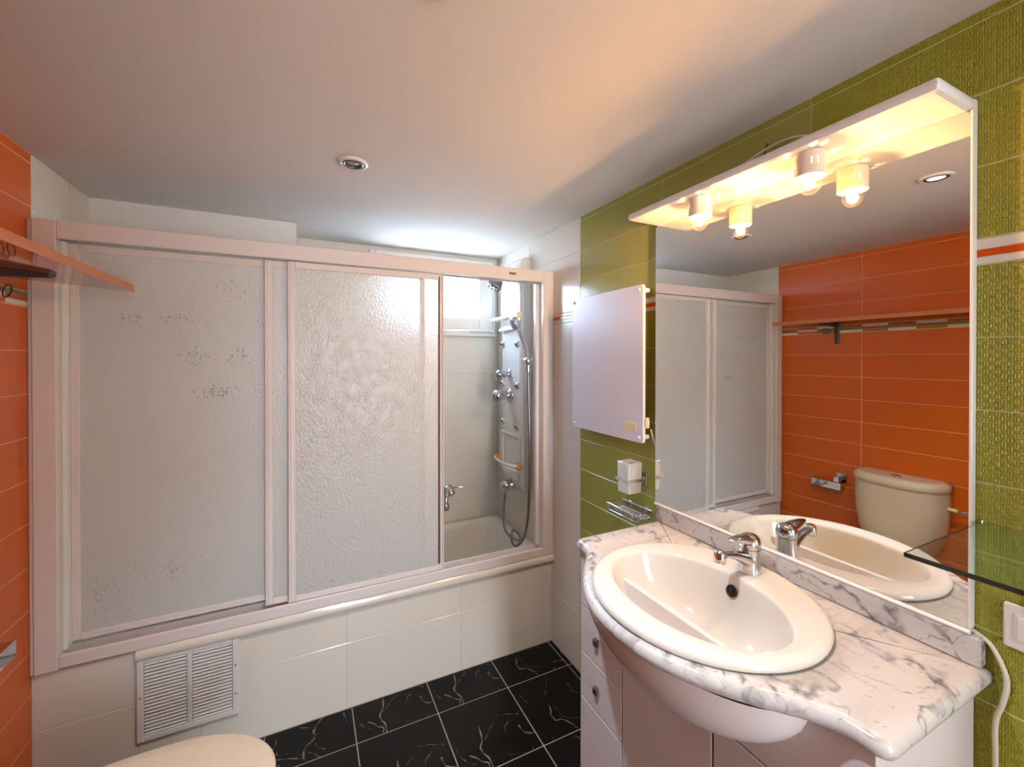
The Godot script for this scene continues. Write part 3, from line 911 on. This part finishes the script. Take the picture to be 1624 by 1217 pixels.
func faucet(zm: float) -> void:
	var x := 1.077
	var y0 := 0.929
	var f := thing("basin_mixer_tap", "chrome single lever mixer tap on the back rim of the oval basin", "tap", Vector3(x, y0, zm))
	var body := []
	for p in [[0.030, 0.0, 0.0], [0.030, 0.004, 0.0], [0.0285, 0.012, 0.0], [0.026, 0.03, 0.001], [0.0255, 0.055, 0.002], [0.0265, 0.062, 0.002]]:
		body.append(ellipse(x + p[2], y0 + p[1], zm, p[0], p[0], 32))
	put(f, "body", loft(body, true, true), M.chrome)
	# spout: flat oval sections leaning forward out of the body
	var sp := []
	for p in [[x + 0.0, 0.026, 0.0255, 0.025], [x - 0.022, 0.036, 0.021, 0.022], [x - 0.045, 0.047, 0.0165, 0.0155], [x - 0.07, 0.056, 0.0135, 0.0105], [x - 0.092, 0.062, 0.0125, 0.0085], [x - 0.108, 0.064, 0.0125, 0.008]]:
		var r := []
		for k in 20:
			var t := TAU * k / 20
			r.append(Vector3(p[0] - 0.2 * p[3] * sin(t), y0 + p[1] + p[3] * sin(t), zm - p[2] * cos(t)))
		sp.append(r)
	put(f, "spout", loft(sp, true, true), M.chrome)
	put(f, "aerator", lathe([[0.010, 0.0], [0.0145, 0.001], [0.0155, 0.006], [0.0155, 0.024], [0.013, 0.031], [0.001, 0.033]], 24), M.chrome, Vector3(x - 0.117, y0 + 0.045, zm), Vector3(0, 0, -0.18))
	# cap and lever: an egg that runs into a blade pointing forward over the spout
	put(f, "collar", lathe([[0.0262, 0.0], [0.0268, 0.001], [0.0262, 0.002]], 32), M.black, Vector3(x + 0.002, y0 + 0.0615, zm))
	var cap := []
	for p in [[0.0262, 0.0], [0.0275, 0.006], [0.0275, 0.016], [0.0245, 0.026], [0.018, 0.033], [0.009, 0.0365], [0.001, 0.037]]:
		cap.append(ellipse(x + 0.002, y0 + 0.0635 + p[1], zm, p[0], p[0], 32))
	var c := put(f, "lever_cap", loft(cap, true, true), M.chrome)
	var bl := []
	for p in [[x + 0.004, 0.080, 0.023, 0.016], [x - 0.02, 0.088, 0.021, 0.013], [x - 0.045, 0.093, 0.017, 0.009], [x - 0.068, 0.096, 0.012, 0.0055], [x - 0.082, 0.097, 0.006, 0.003], [x - 0.085, 0.097, 0.002, 0.001]]:
		var r := []
		for k in 16:
			var t := TAU * k / 16
			r.append(Vector3(p[0], y0 + p[1] + p[3] * sin(t), zm - p[2] * cos(t)))
		bl.append(r)
	put(c, "lever", loft(bl, true, true), M.chrome)

# ---------------------------------------------------------------- mirror, its lamps and cables
func build_mirror() -> void:
	var z0 := -1.178
	var z1 := -0.352
	var y0 := 0.9745
	var y1 := 1.982
	var m := thing("wall_mirror", "large frameless wall mirror with white edges above the marble vanity", "mirror", Vector3(1.17, y0, (z0 + z1) / 2))
	box(m, "backing_board", Vector3(1.1635, y0, z0 + 0.002), Vector3(A - 0.0005, y1 + 0.022, z1), M.white_plastic, 0.001)
	box(m, "mirror_glass", Vector3(1.1595, y0, z0), Vector3(1.1634, y1 - 0.001, z1 - 0.0035), M.mirror, 0.0)
	box(m, "edge_strip", Vector3(1.1590, y0, z1 - 0.0034), Vector3(1.1634, y1, z1), M.white_plastic, 0.0006)
	var strip := []
	for x in [0, 1]:
		var r := []
		for k in 12:
			var t := TAU * k / 12
			r.append(Vector3(1.1585 + 0.0065 * cos(t), 0.9695 + 0.0045 * sin(t), z0 if x == 0 else z1))
		strip.append(r)
	put(m, "bottom_strip", loft(strip, true, true, false), M.white_plastic)
	var s := thing("mirror_light_shelf", "white canopy shelf along the top of the mirror carrying the two lamps", "light shelf", Vector3(1.09, y1, (z0 + z1) / 2))
	var rings := []
	for p in [[0.010, y1], [0.003, y1 + 0.0025], [0.0, y1 + 0.009], [0.0, y1 + 0.014], [0.002, y1 + 0.022]]:
		rings.append(round_rect(1.0165 + p[0], 1.1632, z0 + 0.012 + p[0], z1 - p[0], 0.004, p[1], 3))
	put(s, "board", loft(rings, true, true, false), M.white_plastic)
	for z in [-0.906, -0.597]:
		lamp(Vector3(1.068, y1, z), "bulb lamp under the mirror canopy, next to the heater panel end" if z < -0.8 else "bulb lamp under the mirror canopy, towards the light switch end")
	# cable lying on top of the canopy, and the black wire ends beside it
	var c := put(self, "canopy_cable", tube(curve([Vector3(1.10, 2.009, -1.00), Vector3(1.13, 2.02, -0.94), Vector3(1.155, 2.052, -0.88), Vector3(1.165, 2.083, -0.80), Vector3(1.165, 2.092, -0.72), Vector3(1.16, 2.075, -0.66), Vector3(1.13, 2.03, -0.62), Vector3(1.10, 2.009, -0.60)], 8), 0.0034, 8), M.cable)
	tag(c, "thin cream cable arching over the mirror canopy against the green tiles", "cable")
	var w := thing("wire_ends", "short black wire ends sticking up behind the mirror canopy", "wire", Vector3(1.17, 2.005, -0.78))
	put(w, "wire", tube([Vector3(1.168, 2.006, -0.79), Vector3(1.168, 2.05, -0.782), Vector3(1.168, 2.105, -0.765)], 0.0022, 6), M.black)
	box(w, "terminal", Vector3(1.163, 2.006, -0.812), Vector3(1.173, 2.056, -0.802), M.black, 0.001)
	# lead from the mirror's lower corner to the floor
	var l := put(self, "mirror_lead", tube(curve([Vector3(1.172, 0.971, -0.358), Vector3(1.174, 0.966, -0.345), Vector3(1.174, 0.953, -0.327), Vector3(1.174, 0.918, -0.311), Vector3(1.174, 0.888, -0.3075), Vector3(1.174, 0.855, -0.3125), Vector3(1.174, 0.81, -0.3215), Vector3(1.174, 0.72, -0.321), Vector3(1.174, 0.40, -0.318), Vector3(1.174, 0.02, -0.318)], 8), 0.0042, 8), M.cable)
	tag(l, "cream electric lead hanging from the mirror's lower corner beside the light switch", "cable")

func lamp(at: Vector3, label: String) -> void:
	var l := thing("mirror_lamp", label, "lamp", at, "lamps under the mirror canopy")
	# slotted cup: full rings above and below, pillars between the slots
	var r := 0.0325
	var w := 0.0022
	var seg := 64
	var open := {}
	for q in 4:
		for s in [q * 16 + 5, q * 16 + 9]:
			open[s] = true
	var st := SurfaceTool.new()
	st.begin(Mesh.PRIMITIVE_TRIANGLES)
	st.set_smooth_group(-1)
	var part := func(k: int, ya: float, yb: float):
		var t0 := TAU * k / seg
		var t1 := TAU * (k + 1) / seg
		var c := []
		for rr in [r, r - w]:
			for t in [t0, t1]:
				for y in [ya, yb]:
					c.append(Vector3(rr * cos(t), y, rr * sin(t)))
		var mid := (t0 + t1) / 2
		var out := Vector3(cos(mid), 0, sin(mid))
		var side := Vector3(-sin(mid), 0, cos(mid))
		for f in [[0, 1, 3, 2, out], [4, 5, 7, 6, -out], [0, 2, 6, 4, Vector3.DOWN], [1, 3, 7, 5, Vector3.UP], [0, 1, 5, 4, -side], [2, 3, 7, 6, side]]:
			tri(st, c[f[0]], c[f[1]], c[f[2]], f[4])
			tri(st, c[f[0]], c[f[2]], c[f[3]], f[4])
	for k in seg:
		if open.has(k):
			part.call(k, -0.056, -0.034)
			part.call(k, -0.019, -0.003)
		else:
			part.call(k, -0.056, -0.003)
	put(l, "slotted_cup", st.commit(), M.holder, at)
	put(l, "cup_top", lathe([[r - 0.012, -0.004], [r, -0.0035], [r, -0.0005], [r - 0.012, 0.0]], 32), M.holder, at)
	put(l, "socket", lathe([[0.013, -0.028], [0.014, -0.026], [0.014, -0.005], [0.012, -0.004]], 20), M.white_plastic, at)
	var bulb := put(l, "bulb", lathe([[0.009, -0.029], [0.0115, -0.037], [0.0175, -0.049], [0.0222, -0.060], [0.0235, -0.071], [0.0215, -0.082], [0.0155, -0.0905], [0.007, -0.0955], [0.0005, -0.0965]], 28), M.bulb_glass, at)
	put(bulb, "filament", lathe([[0.001, -0.010], [0.006, -0.007], [0.009, 0.0], [0.006, 0.007], [0.001, 0.010]], 12), M.filament, at + Vector3(0, -0.074, 0))
	var o := OmniLight3D.new()
	o.name = "lamp_light"
	l.add_child(o, true)
	o.position = Vector3(0, -0.074, 0)
	o.light_color = BULB_COLOUR
	o.light_energy = BULB
	o.light_size = 0.012
	o.omni_range = 8.0
	o.omni_attenuation = 2.0
	o.shadow_enabled = true

# ---------------------------------------------------------------- things on the mirror wall
func build_right_wall() -> void:
	# flat heater panel
	var hx := 1.128
	var h := thing("heater_panel", "flat white electric heating panel screwed to the green tiled wall", "heater", Vector3(1.15, 1.185, -1.44))
	var rings := []
	for x in [hx, hx + 0.0015, hx + 0.011, hx + 0.0125]:
		var inset := 0.0015 if x in [hx, hx + 0.0125] else 0.0
		var r := []
		for p in round_rect(1.185 + inset, 1.779 - inset, -1.6735 + inset, -1.2085 - inset, 0.012, 0.0, 5):
			r.append(Vector3(x, p.x, p.z))
		rings.append(r)
	put(h, "panel", loft(rings, true, true, false), M.heater)
	for q in [[1.76, -1.655], [1.76, -1.228], [1.205, -1.655], [1.205, -1.228]]:
		var s := knob_on_wall(h, "spacer", [[0.009, -0.044], [0.009, -0.0126], [0.006, -0.0125]], M.white_plastic, Vector3(hx, q[0], q[1]), 14)
		knob_on_wall(s, "screw_cap", [[0.0065, 0.0], [0.006, 0.003], [0.003, 0.0045], [0.0005, 0.005]], M.steel if q[1] < -1.6 and q[0] > 1.5 else M.white_plastic, Vector3(hx, q[0], q[1]), 14)
	box(h, "rating_plate", Vector3(hx - 0.002, 1.223, -1.318), Vector3(hx, 1.255, -1.246), M.cream, 0.001)
	var sw := box(h, "switch_box", Vector3(hx + 0.006, 1.242, -1.2085), Vector3(hx + 0.024, 1.282, -1.198), M.cream, 0.003)
	box(sw, "rocker", Vector3(hx + 0.010, 1.254, -1.198), Vector3(hx + 0.020, 1.270, -1.195), M.white_plastic, 0.002)
	put(h, "cord", tube(curve([Vector3(hx + 0.03, 1.237, -1.200), Vector3(1.166, 1.205, -1.196), Vector3(1.173, 1.165, -1.188), Vector3(1.175, 1.10, -1.183), Vector3(1.176, 1.06, -1.182), Vector3(1.176, 1.03, -1.186)], 7), 0.0028, 8), M.cable)
	# tumbler and its square holder
	var tz := -1.263
	var hd := thing("tumbler_holder", "square chrome holder carrying the frosted tumbler on the green wall", "holder", Vector3(1.16, 1.045, tz))
	box(hd, "wall_plate", Vector3(1.172, 1.018, tz - 0.026), Vector3(A - 0.0005, 1.070, tz + 0.026), M.chrome, 0.0015)
	box(hd, "arm", Vector3(1.149, 1.036, tz - 0.009), Vector3(1.172, 1.052, tz + 0.009), M.chrome, 0.001)
	var cx := 1.112
	for q in [[cx - 0.037, cx - 0.0335, tz - 0.037, tz + 0.037], [cx + 0.0335, cx + 0.037, tz - 0.037, tz + 0.037], [cx - 0.0335, cx + 0.0335, tz - 0.037, tz - 0.0335], [cx - 0.0335, cx + 0.0335, tz + 0.0335, tz + 0.037]]:
		box(hd, "ring_side", Vector3(q[0], 1.038, q[2]), Vector3(q[1], 1.050, q[3]), M.chrome, 0.0006)
	var cup := []
	for p in [[0.029, 0.994], [0.031, 0.996], [0.0325, 1.05], [0.0335, 1.108], [0.0325, 1.109], [0.030, 1.108], [0.0285, 1.05], [0.027, 1.004]]:
		cup.append(round_rect(cx - p[0], cx + p[0], tz - p[0], tz + p[0], 0.006, p[1], 4))
	var tb := put(self, "tumbler", loft(cup, true, true, false), M.frosted)
	tag(tb, "square frosted glass tumbler standing in the chrome wall holder", "tumbler")
	# wire soap basket
	var b := thing("soap_basket", "chrome wire soap basket on the green wall beside the marble top", "soap basket", Vector3(1.13, 0.90, -1.285))
	var x0 := 1.088
	var x1 := 1.174
	var z0 := -1.372
	var z1 := -1.203
	put(b, "rim", tube(round_rect(x0, x1, z0, z1, 0.01, 0.926, 4), 0.0030, 8, true), M.chrome)
	put(b, "base_ring", tube(round_rect(x0 + 0.004, x1 - 0.003, z0 + 0.004, z1 - 0.004, 0.01, 0.900, 4), 0.0018, 6, true), M.chrome)
	for k in 15:
		var z := lerpf(z0 + 0.012, z1 - 0.012, k / 14.0)
		put(b, "wire", tube([Vector3(x0, 0.926, z), Vector3(x0 + 0.004, 0.900, z), Vector3(x1 - 0.003, 0.900, z), Vector3(x1, 0.926, z)], 0.0012, 5), M.chrome)
	for k in 6:
		var x := lerpf(x0 + 0.012, x1 - 0.012, k / 5.0)
		for z in [z0, z1]:
			var zi: float = z + (0.004 if z == z0 else -0.004)
			put(b, "wire", tube([Vector3(x, 0.926, z), Vector3(x, 0.900, zi)], 0.0012, 5), M.chrome)
	for z in [z0 + 0.04, z1 - 0.04]:
		box(b, "wall_bracket", Vector3(1.1765, 0.905, z - 0.008), Vector3(A - 0.0005, 0.931, z + 0.008), M.chrome, 0.001)
	# glass shelf
	var g := thing("glass_shelf", "clear glass wall shelf with a green edge beside the mirror", "shelf", Vector3(1.03, 1.18, -0.09))
	box(g, "glass_board", Vector3(0.8735, 1.1785, -0.343), Vector3(A - 0.001, 1.1865, 0.16), M.shelf_glass, 0.001)
	for z in [-0.02, 0.12]:
		box(g, "bracket", Vector3(1.13, 1.1645, z - 0.012), Vector3(A - 0.0005, 1.178, z + 0.012), M.chrome, 0.002)
	# light switch
	var s := thing("light_switch", "white square light switch on the green tiles beside the hanging lead", "switch", Vector3(A, 1.0, -0.27))
	box(s, "plate", Vector3(A - 0.009, 0.9655, -0.3125), Vector3(A - 0.0005, 1.0485, -0.2295), M.white_plastic, 0.003)
	box(s, "rocker_frame", Vector3(A - 0.0105, 0.981, -0.297), Vector3(A - 0.009, 1.033, -0.245), M.white_plastic, 0.0007)
	var rk := []
	for q in [[A - 0.0104, 0.0], [A - 0.0125, 0.0015], [A - 0.013, 0.006]]:
		var r := []
		for p in round_rect(0.984 + q[1], 1.030 - q[1], -0.294 + q[1], -0.248 - q[1], 0.004, 0.0, 4):
			r.append(Vector3(q[0], p.x, p.z))
		rk.append(r)
	rk.reverse()
	put(s, "rocker", loft(rk, true, true, false), M.white_plastic)

# ---------------------------------------------------------------- orange wall side
func build_left_wall() -> void:
	var y0 := 1.722
	var s := thing("wall_shelf", "brown laminate wall shelf with a tan front edge on the orange wall", "shelf", Vector3(-0.67, y0, -1.1))
	# it sags a little towards the room
	var rings := []
	for y in [0.022, 0.0]:
		var r := []
		for p in [[B + 0.0005, -1.802, 0.022], [-0.508, -1.808, 0.0], [-0.508, -0.10, 0.0], [B + 0.0005, -0.10, 0.022]]:
			r.append(Vector3(p[0], y0 + y + p[2], p[1]))
		rings.append(r)
	put(s, "board", loft(rings, true, true, false), M.wood_under)
	box(s, "edge_band", Vector3(-0.508, y0 - 0.0005, -1.8085), Vector3(-0.5065, y0 + 0.0225, -0.10), M.wood, 0.0005)
	for z in [-1.575, -0.45]:
		var b := box(s, "bracket", Vector3(B + 0.0005, 1.60, z - 0.014), Vector3(B + 0.012, y0 + 0.02, z + 0.014), M.grey_plastic, 0.005)
		var arm := []
		for p in [[B + 0.010, 0.016, 0.034], [-0.74, 0.015, 0.024], [-0.66, 0.012, 0.016], [-0.615, 0.008, 0.011], [-0.605, 0.003, 0.004]]:
			var r := []
			for q in [[-1, 0], [1, 0], [1, -0.75], [0.6, -1], [-0.6, -1], [-1, -0.75]]:
				r.append(Vector3(p[0], y0 - 0.0006 + 0.0215 * (-0.508 - p[0]) / 0.304 + q[1] * p[2], z + q[0] * p[1]))
			arm.append(r)
		put(b, "arm", loft(arm, true, true, false), M.grey_plastic)
	# wire hooks hanging from the bracket
	for i in 3:
		var ring := []
		for j in 16:
			var t := TAU * j / 16
			ring.append(Vector3(0.004 * sin(t), 0.017 * sin(t), 0.017 * cos(t)))
		var k := put(self, "wire_ring", tube(ring, 0.0016, 6, true), M.dark_plastic, Vector3(-0.752 + 0.022 * i, 1.681, -1.598))
		tag(k, ["dark wire ring under the brown wall shelf, the one nearest the orange wall", "dark wire ring under the brown wall shelf, between the two other rings", "dark wire ring under the brown wall shelf, furthest from the orange wall"][i], "ring", "rings under the wall shelf")
	# paper holder
	var p := thing("paper_holder", "square chrome toilet paper holder without a roll on the orange wall", "paper holder", Vector3(B, 0.70, -1.55))
	box(p, "wall_plate", Vector3(B + 0.0005, 0.700, -1.575), Vector3(B + 0.009, 0.760, -1.515), M.chrome, 0.002)
	box(p, "neck", Vector3(B + 0.009, 0.716, -1.558), Vector3(-0.755, 0.742, -1.532), M.chrome, 0.002)
	box(p, "bar", Vector3(-0.785, 0.662, -1.69), Vector3(-0.735, 0.708, -1.515), M.chrome, 0.002)
	box(p, "link", Vector3(-0.778, 0.708, -1.56), Vector3(-0.742, 0.744, -1.53), M.chrome, 0.002)
	build_toilet()

func seat_ring(zc: float, y: float, half: float, x0: float, tip: float, n := 40) -> Array:
	# plan of a toilet seat: square-ish at the hinge end, half an ellipse at the tip
	var r := []
	var mid := tip - 0.26
	for k in n:
		var t := -PI / 2 + PI * k / (n - 1)
		r.append(Vector3(mid + (tip - mid) * cos(t), y, zc + half * sin(t)))
	for q in [[0.75, 1.0], [0.45, 0.98], [0.2, 0.95], [0.05, 0.9], [0.0, 0.8]]:
		r.append(Vector3(lerpf(x0, mid, q[0]), y, zc + half * q[1]))
	for q in [[0.0, 0.8], [0.05, 0.9], [0.2, 0.95], [0.45, 0.98], [0.75, 1.0]]:
		r.append(Vector3(lerpf(x0, mid, q[0]), y, zc - half * q[1]))
	r.reverse()
	return r

func build_toilet() -> void:
	var zc := -1.262
	var t := thing("toilet", "cream ceramic toilet with closed lid standing against the orange wall", "toilet", Vector3(-0.5, 0, zc))
	var bowl := []
	for p in [[0.0, 0.12, -0.72, -0.28], [0.02, 0.122, -0.72, -0.275], [0.10, 0.105, -0.72, -0.30], [0.20, 0.115, -0.72, -0.27], [0.30, 0.155, -0.74, -0.17], [0.37, 0.178, -0.76, -0.105], [0.405, 0.182, -0.77, -0.092], [0.412, 0.176, -0.765, -0.098]]:
		bowl.append(seat_ring(zc, p[0], p[1], p[2], p[3]))
	bowl.reverse()
	put(t, "bowl", loft(bowl, true, true), M.toilet)
	var seat := []
	for p in [[0.413, 0.186], [0.416, 0.19], [0.424, 0.19], [0.427, 0.186]]:
		seat.append(seat_ring(zc, p[0], p[1], -0.575, -0.079 + (p[1] - 0.19)))
	seat.reverse()
	put(t, "seat", loft(seat, true, true), M.toilet)
	var lid := []
	for p in [[0.428, 0.192], [0.431, 0.1965], [0.439, 0.1965], [0.445, 0.192], [0.4485, 0.183], [0.450, 0.16]]:
		lid.append(seat_ring(zc, p[0], p[1], -0.58, -0.071 + (p[1] - 0.1965)))
	lid.reverse()
	put(t, "lid", loft(lid, true, true), M.toilet)
	for z in [zc - 0.08, zc + 0.08]:
		put(t, "hinge", drum(0.013, 0.035, 0.003, 16), M.toilet, Vector3(-0.595, 0.412, z))
	var zt := zc + 0.035
	var tank_ring := func(y: float, half: float, depth: float):
		var r := []
		for k in 33:
			var f := -1.0 + 2.0 * k / 32.0
			var e := pow(1.0 - pow(absf(f), 5.0), 0.5)
			r.append(Vector3(B + 0.004 + depth * (0.35 + 0.65 * e) * (1.0 - 0.16 * f * f), y, zt + half * f))
		r.append(Vector3(B + 0.004, y, zt + half))
		r.append(Vector3(B + 0.004, y, zt - half))
		return r
	var tank := []
	for p in [[0.785, 0.210, 0.180], [0.70, 0.210, 0.180], [0.60, 0.205, 0.175], [0.50, 0.190, 0.165], [0.44, 0.165, 0.15], [0.405, 0.14, 0.14]]:
		tank.append(tank_ring.call(p[0], p[1], p[2]))
	put(t, "tank", loft(tank, true, true), M.toilet)
	var tl := []
	for p in [[0.832, 0.185, 0.155], [0.829, 0.20, 0.172], [0.820, 0.211, 0.184], [0.805, 0.2145, 0.188], [0.789, 0.2145, 0.188], [0.786, 0.212, 0.185]]:
		tl.append(tank_ring.call(p[0], p[1], p[2]))
	var k := put(t, "tank_lid", loft(tl, true, true), M.toilet)
	put(k, "flush_button", lathe([[0.024, 0.0], [0.024, 0.005], [0.02, 0.007], [0.001, 0.007]], 24), M.chrome, Vector3(-0.715, 0.831, zt))
	var v := put(t, "supply_valve", tube([Vector3(-0.755, 0.70, zt + 0.2085), Vector3(-0.755, 0.70, zt + 0.245)], 0.010, 10), M.cream)
	put(v, "supply_pipe", tube(curve([Vector3(-0.755, 0.70, zt + 0.24), Vector3(-0.76, 0.698, zt + 0.28), Vector3(-0.785, 0.69, zt + 0.31), Vector3(B + 0.001, 0.69, zt + 0.315)], 5), 0.006, 8), M.steel)

# ---------------------------------------------------------------- ceiling lamps
func downlight(at: Vector3, lit: bool) -> void:
	var d := thing("recessed_downlight", "lit round recessed ceiling spotlight above the middle of the room" if lit else "unlit round recessed ceiling spotlight in front of the shower screen", "spotlight", at)
	put(d, "outer_ring", lathe([[0.036, 0.0], [0.050, 0.0], [0.0505, -0.002], [0.047, -0.006], [0.040, -0.008], [0.036, -0.006], [0.036, 0.0]], 40), M.white_plastic, at)
	put(d, "inner_ring", lathe([[0.0265, -0.001], [0.035, -0.001], [0.0352, -0.006], [0.031, -0.009], [0.0265, -0.006], [0.0265, -0.001]], 36), M.steel, at)
	put(d, "lamp_face", lathe([[0.001, -0.0035], [0.0262, -0.003], [0.0262, -0.0005], [0.001, -0.0005]], 28), M.spot_face if lit else M.lamp_off, at)
	if lit:
		var s := SpotLight3D.new()
		s.name = "spot_light"
		d.add_child(s, true)
		s.position = Vector3(0, -0.012, 0)
		s.rotation.x = -PI / 2
		s.light_color = SPOT_COLOUR
		s.light_energy = SPOT
		s.light_size = 0.025
		s.spot_range = 8.0
		s.spot_angle = 55.0
		s.spot_angle_attenuation = 1.2
		s.spot_attenuation = 2.0
		s.shadow_enabled = true

const BULB := 0.16
const BULB_COLOUR := Color(1.0, 0.75, 0.47)
const SPOT := 1.6
const SPOT_COLOUR := Color(0.84, 0.92, 1.0)
const HALL := 3.2
const HALL_COLOUR := Color(0.92, 0.95, 1.0)
const SKY := 36.0

func _ready() -> void:
	var cam := Camera3D.new()
	cam.name = "camera"
	add_child(cam)
	cam.position = Vector3(0, CAM_Y, 0)
	cam.rotation = Vector3(-0.0057, -0.4524, 0)
	cam.projection = Camera3D.PROJECTION_FRUSTUM
	cam.near = 0.05
	cam.far = 50.0
	cam.size = 0.05 * 1217.0 / 675.52
	cam.frustum_offset = Vector2(0.0, 0.05 * (573.6 - 608.5) / 675.52)
	cam.current = true

	var we := WorldEnvironment.new()
	we.name = "environment"
	var env := Environment.new()
	env.background_mode = Environment.BG_SKY
	var sky := Sky.new()
	var sm := ProceduralSkyMaterial.new()
	sm.sky_top_color = Color(0.66, 0.80, 0.98)
	sm.sky_horizon_color = Color(0.86, 0.92, 1.0)
	sm.ground_horizon_color = Color(0.80, 0.88, 0.95)
	sm.ground_bottom_color = Color(0.55, 0.58, 0.60)
	sm.sun_angle_max = 0.0
	sky.sky_material = sm
	env.sky = sky
	env.background_energy_multiplier = SKY
	env.tonemap_mode = Environment.TONE_MAPPER_LINEAR
	env.tonemap_exposure = 1.7
	env.sdfgi_enabled = true
	env.ssao_enabled = true
	env.ssil_enabled = true
	we.environment = env
	add_child(we)

	make_materials()
	build_room()
	build_bath()
	build_screen()
	build_shower()
	build_vanity()
	build_mirror()
	build_right_wall()
	build_left_wall()
	downlight(Vector3(0.151, H, -1.5645), false)
	downlight(Vector3(0.207, H, -0.738), true)
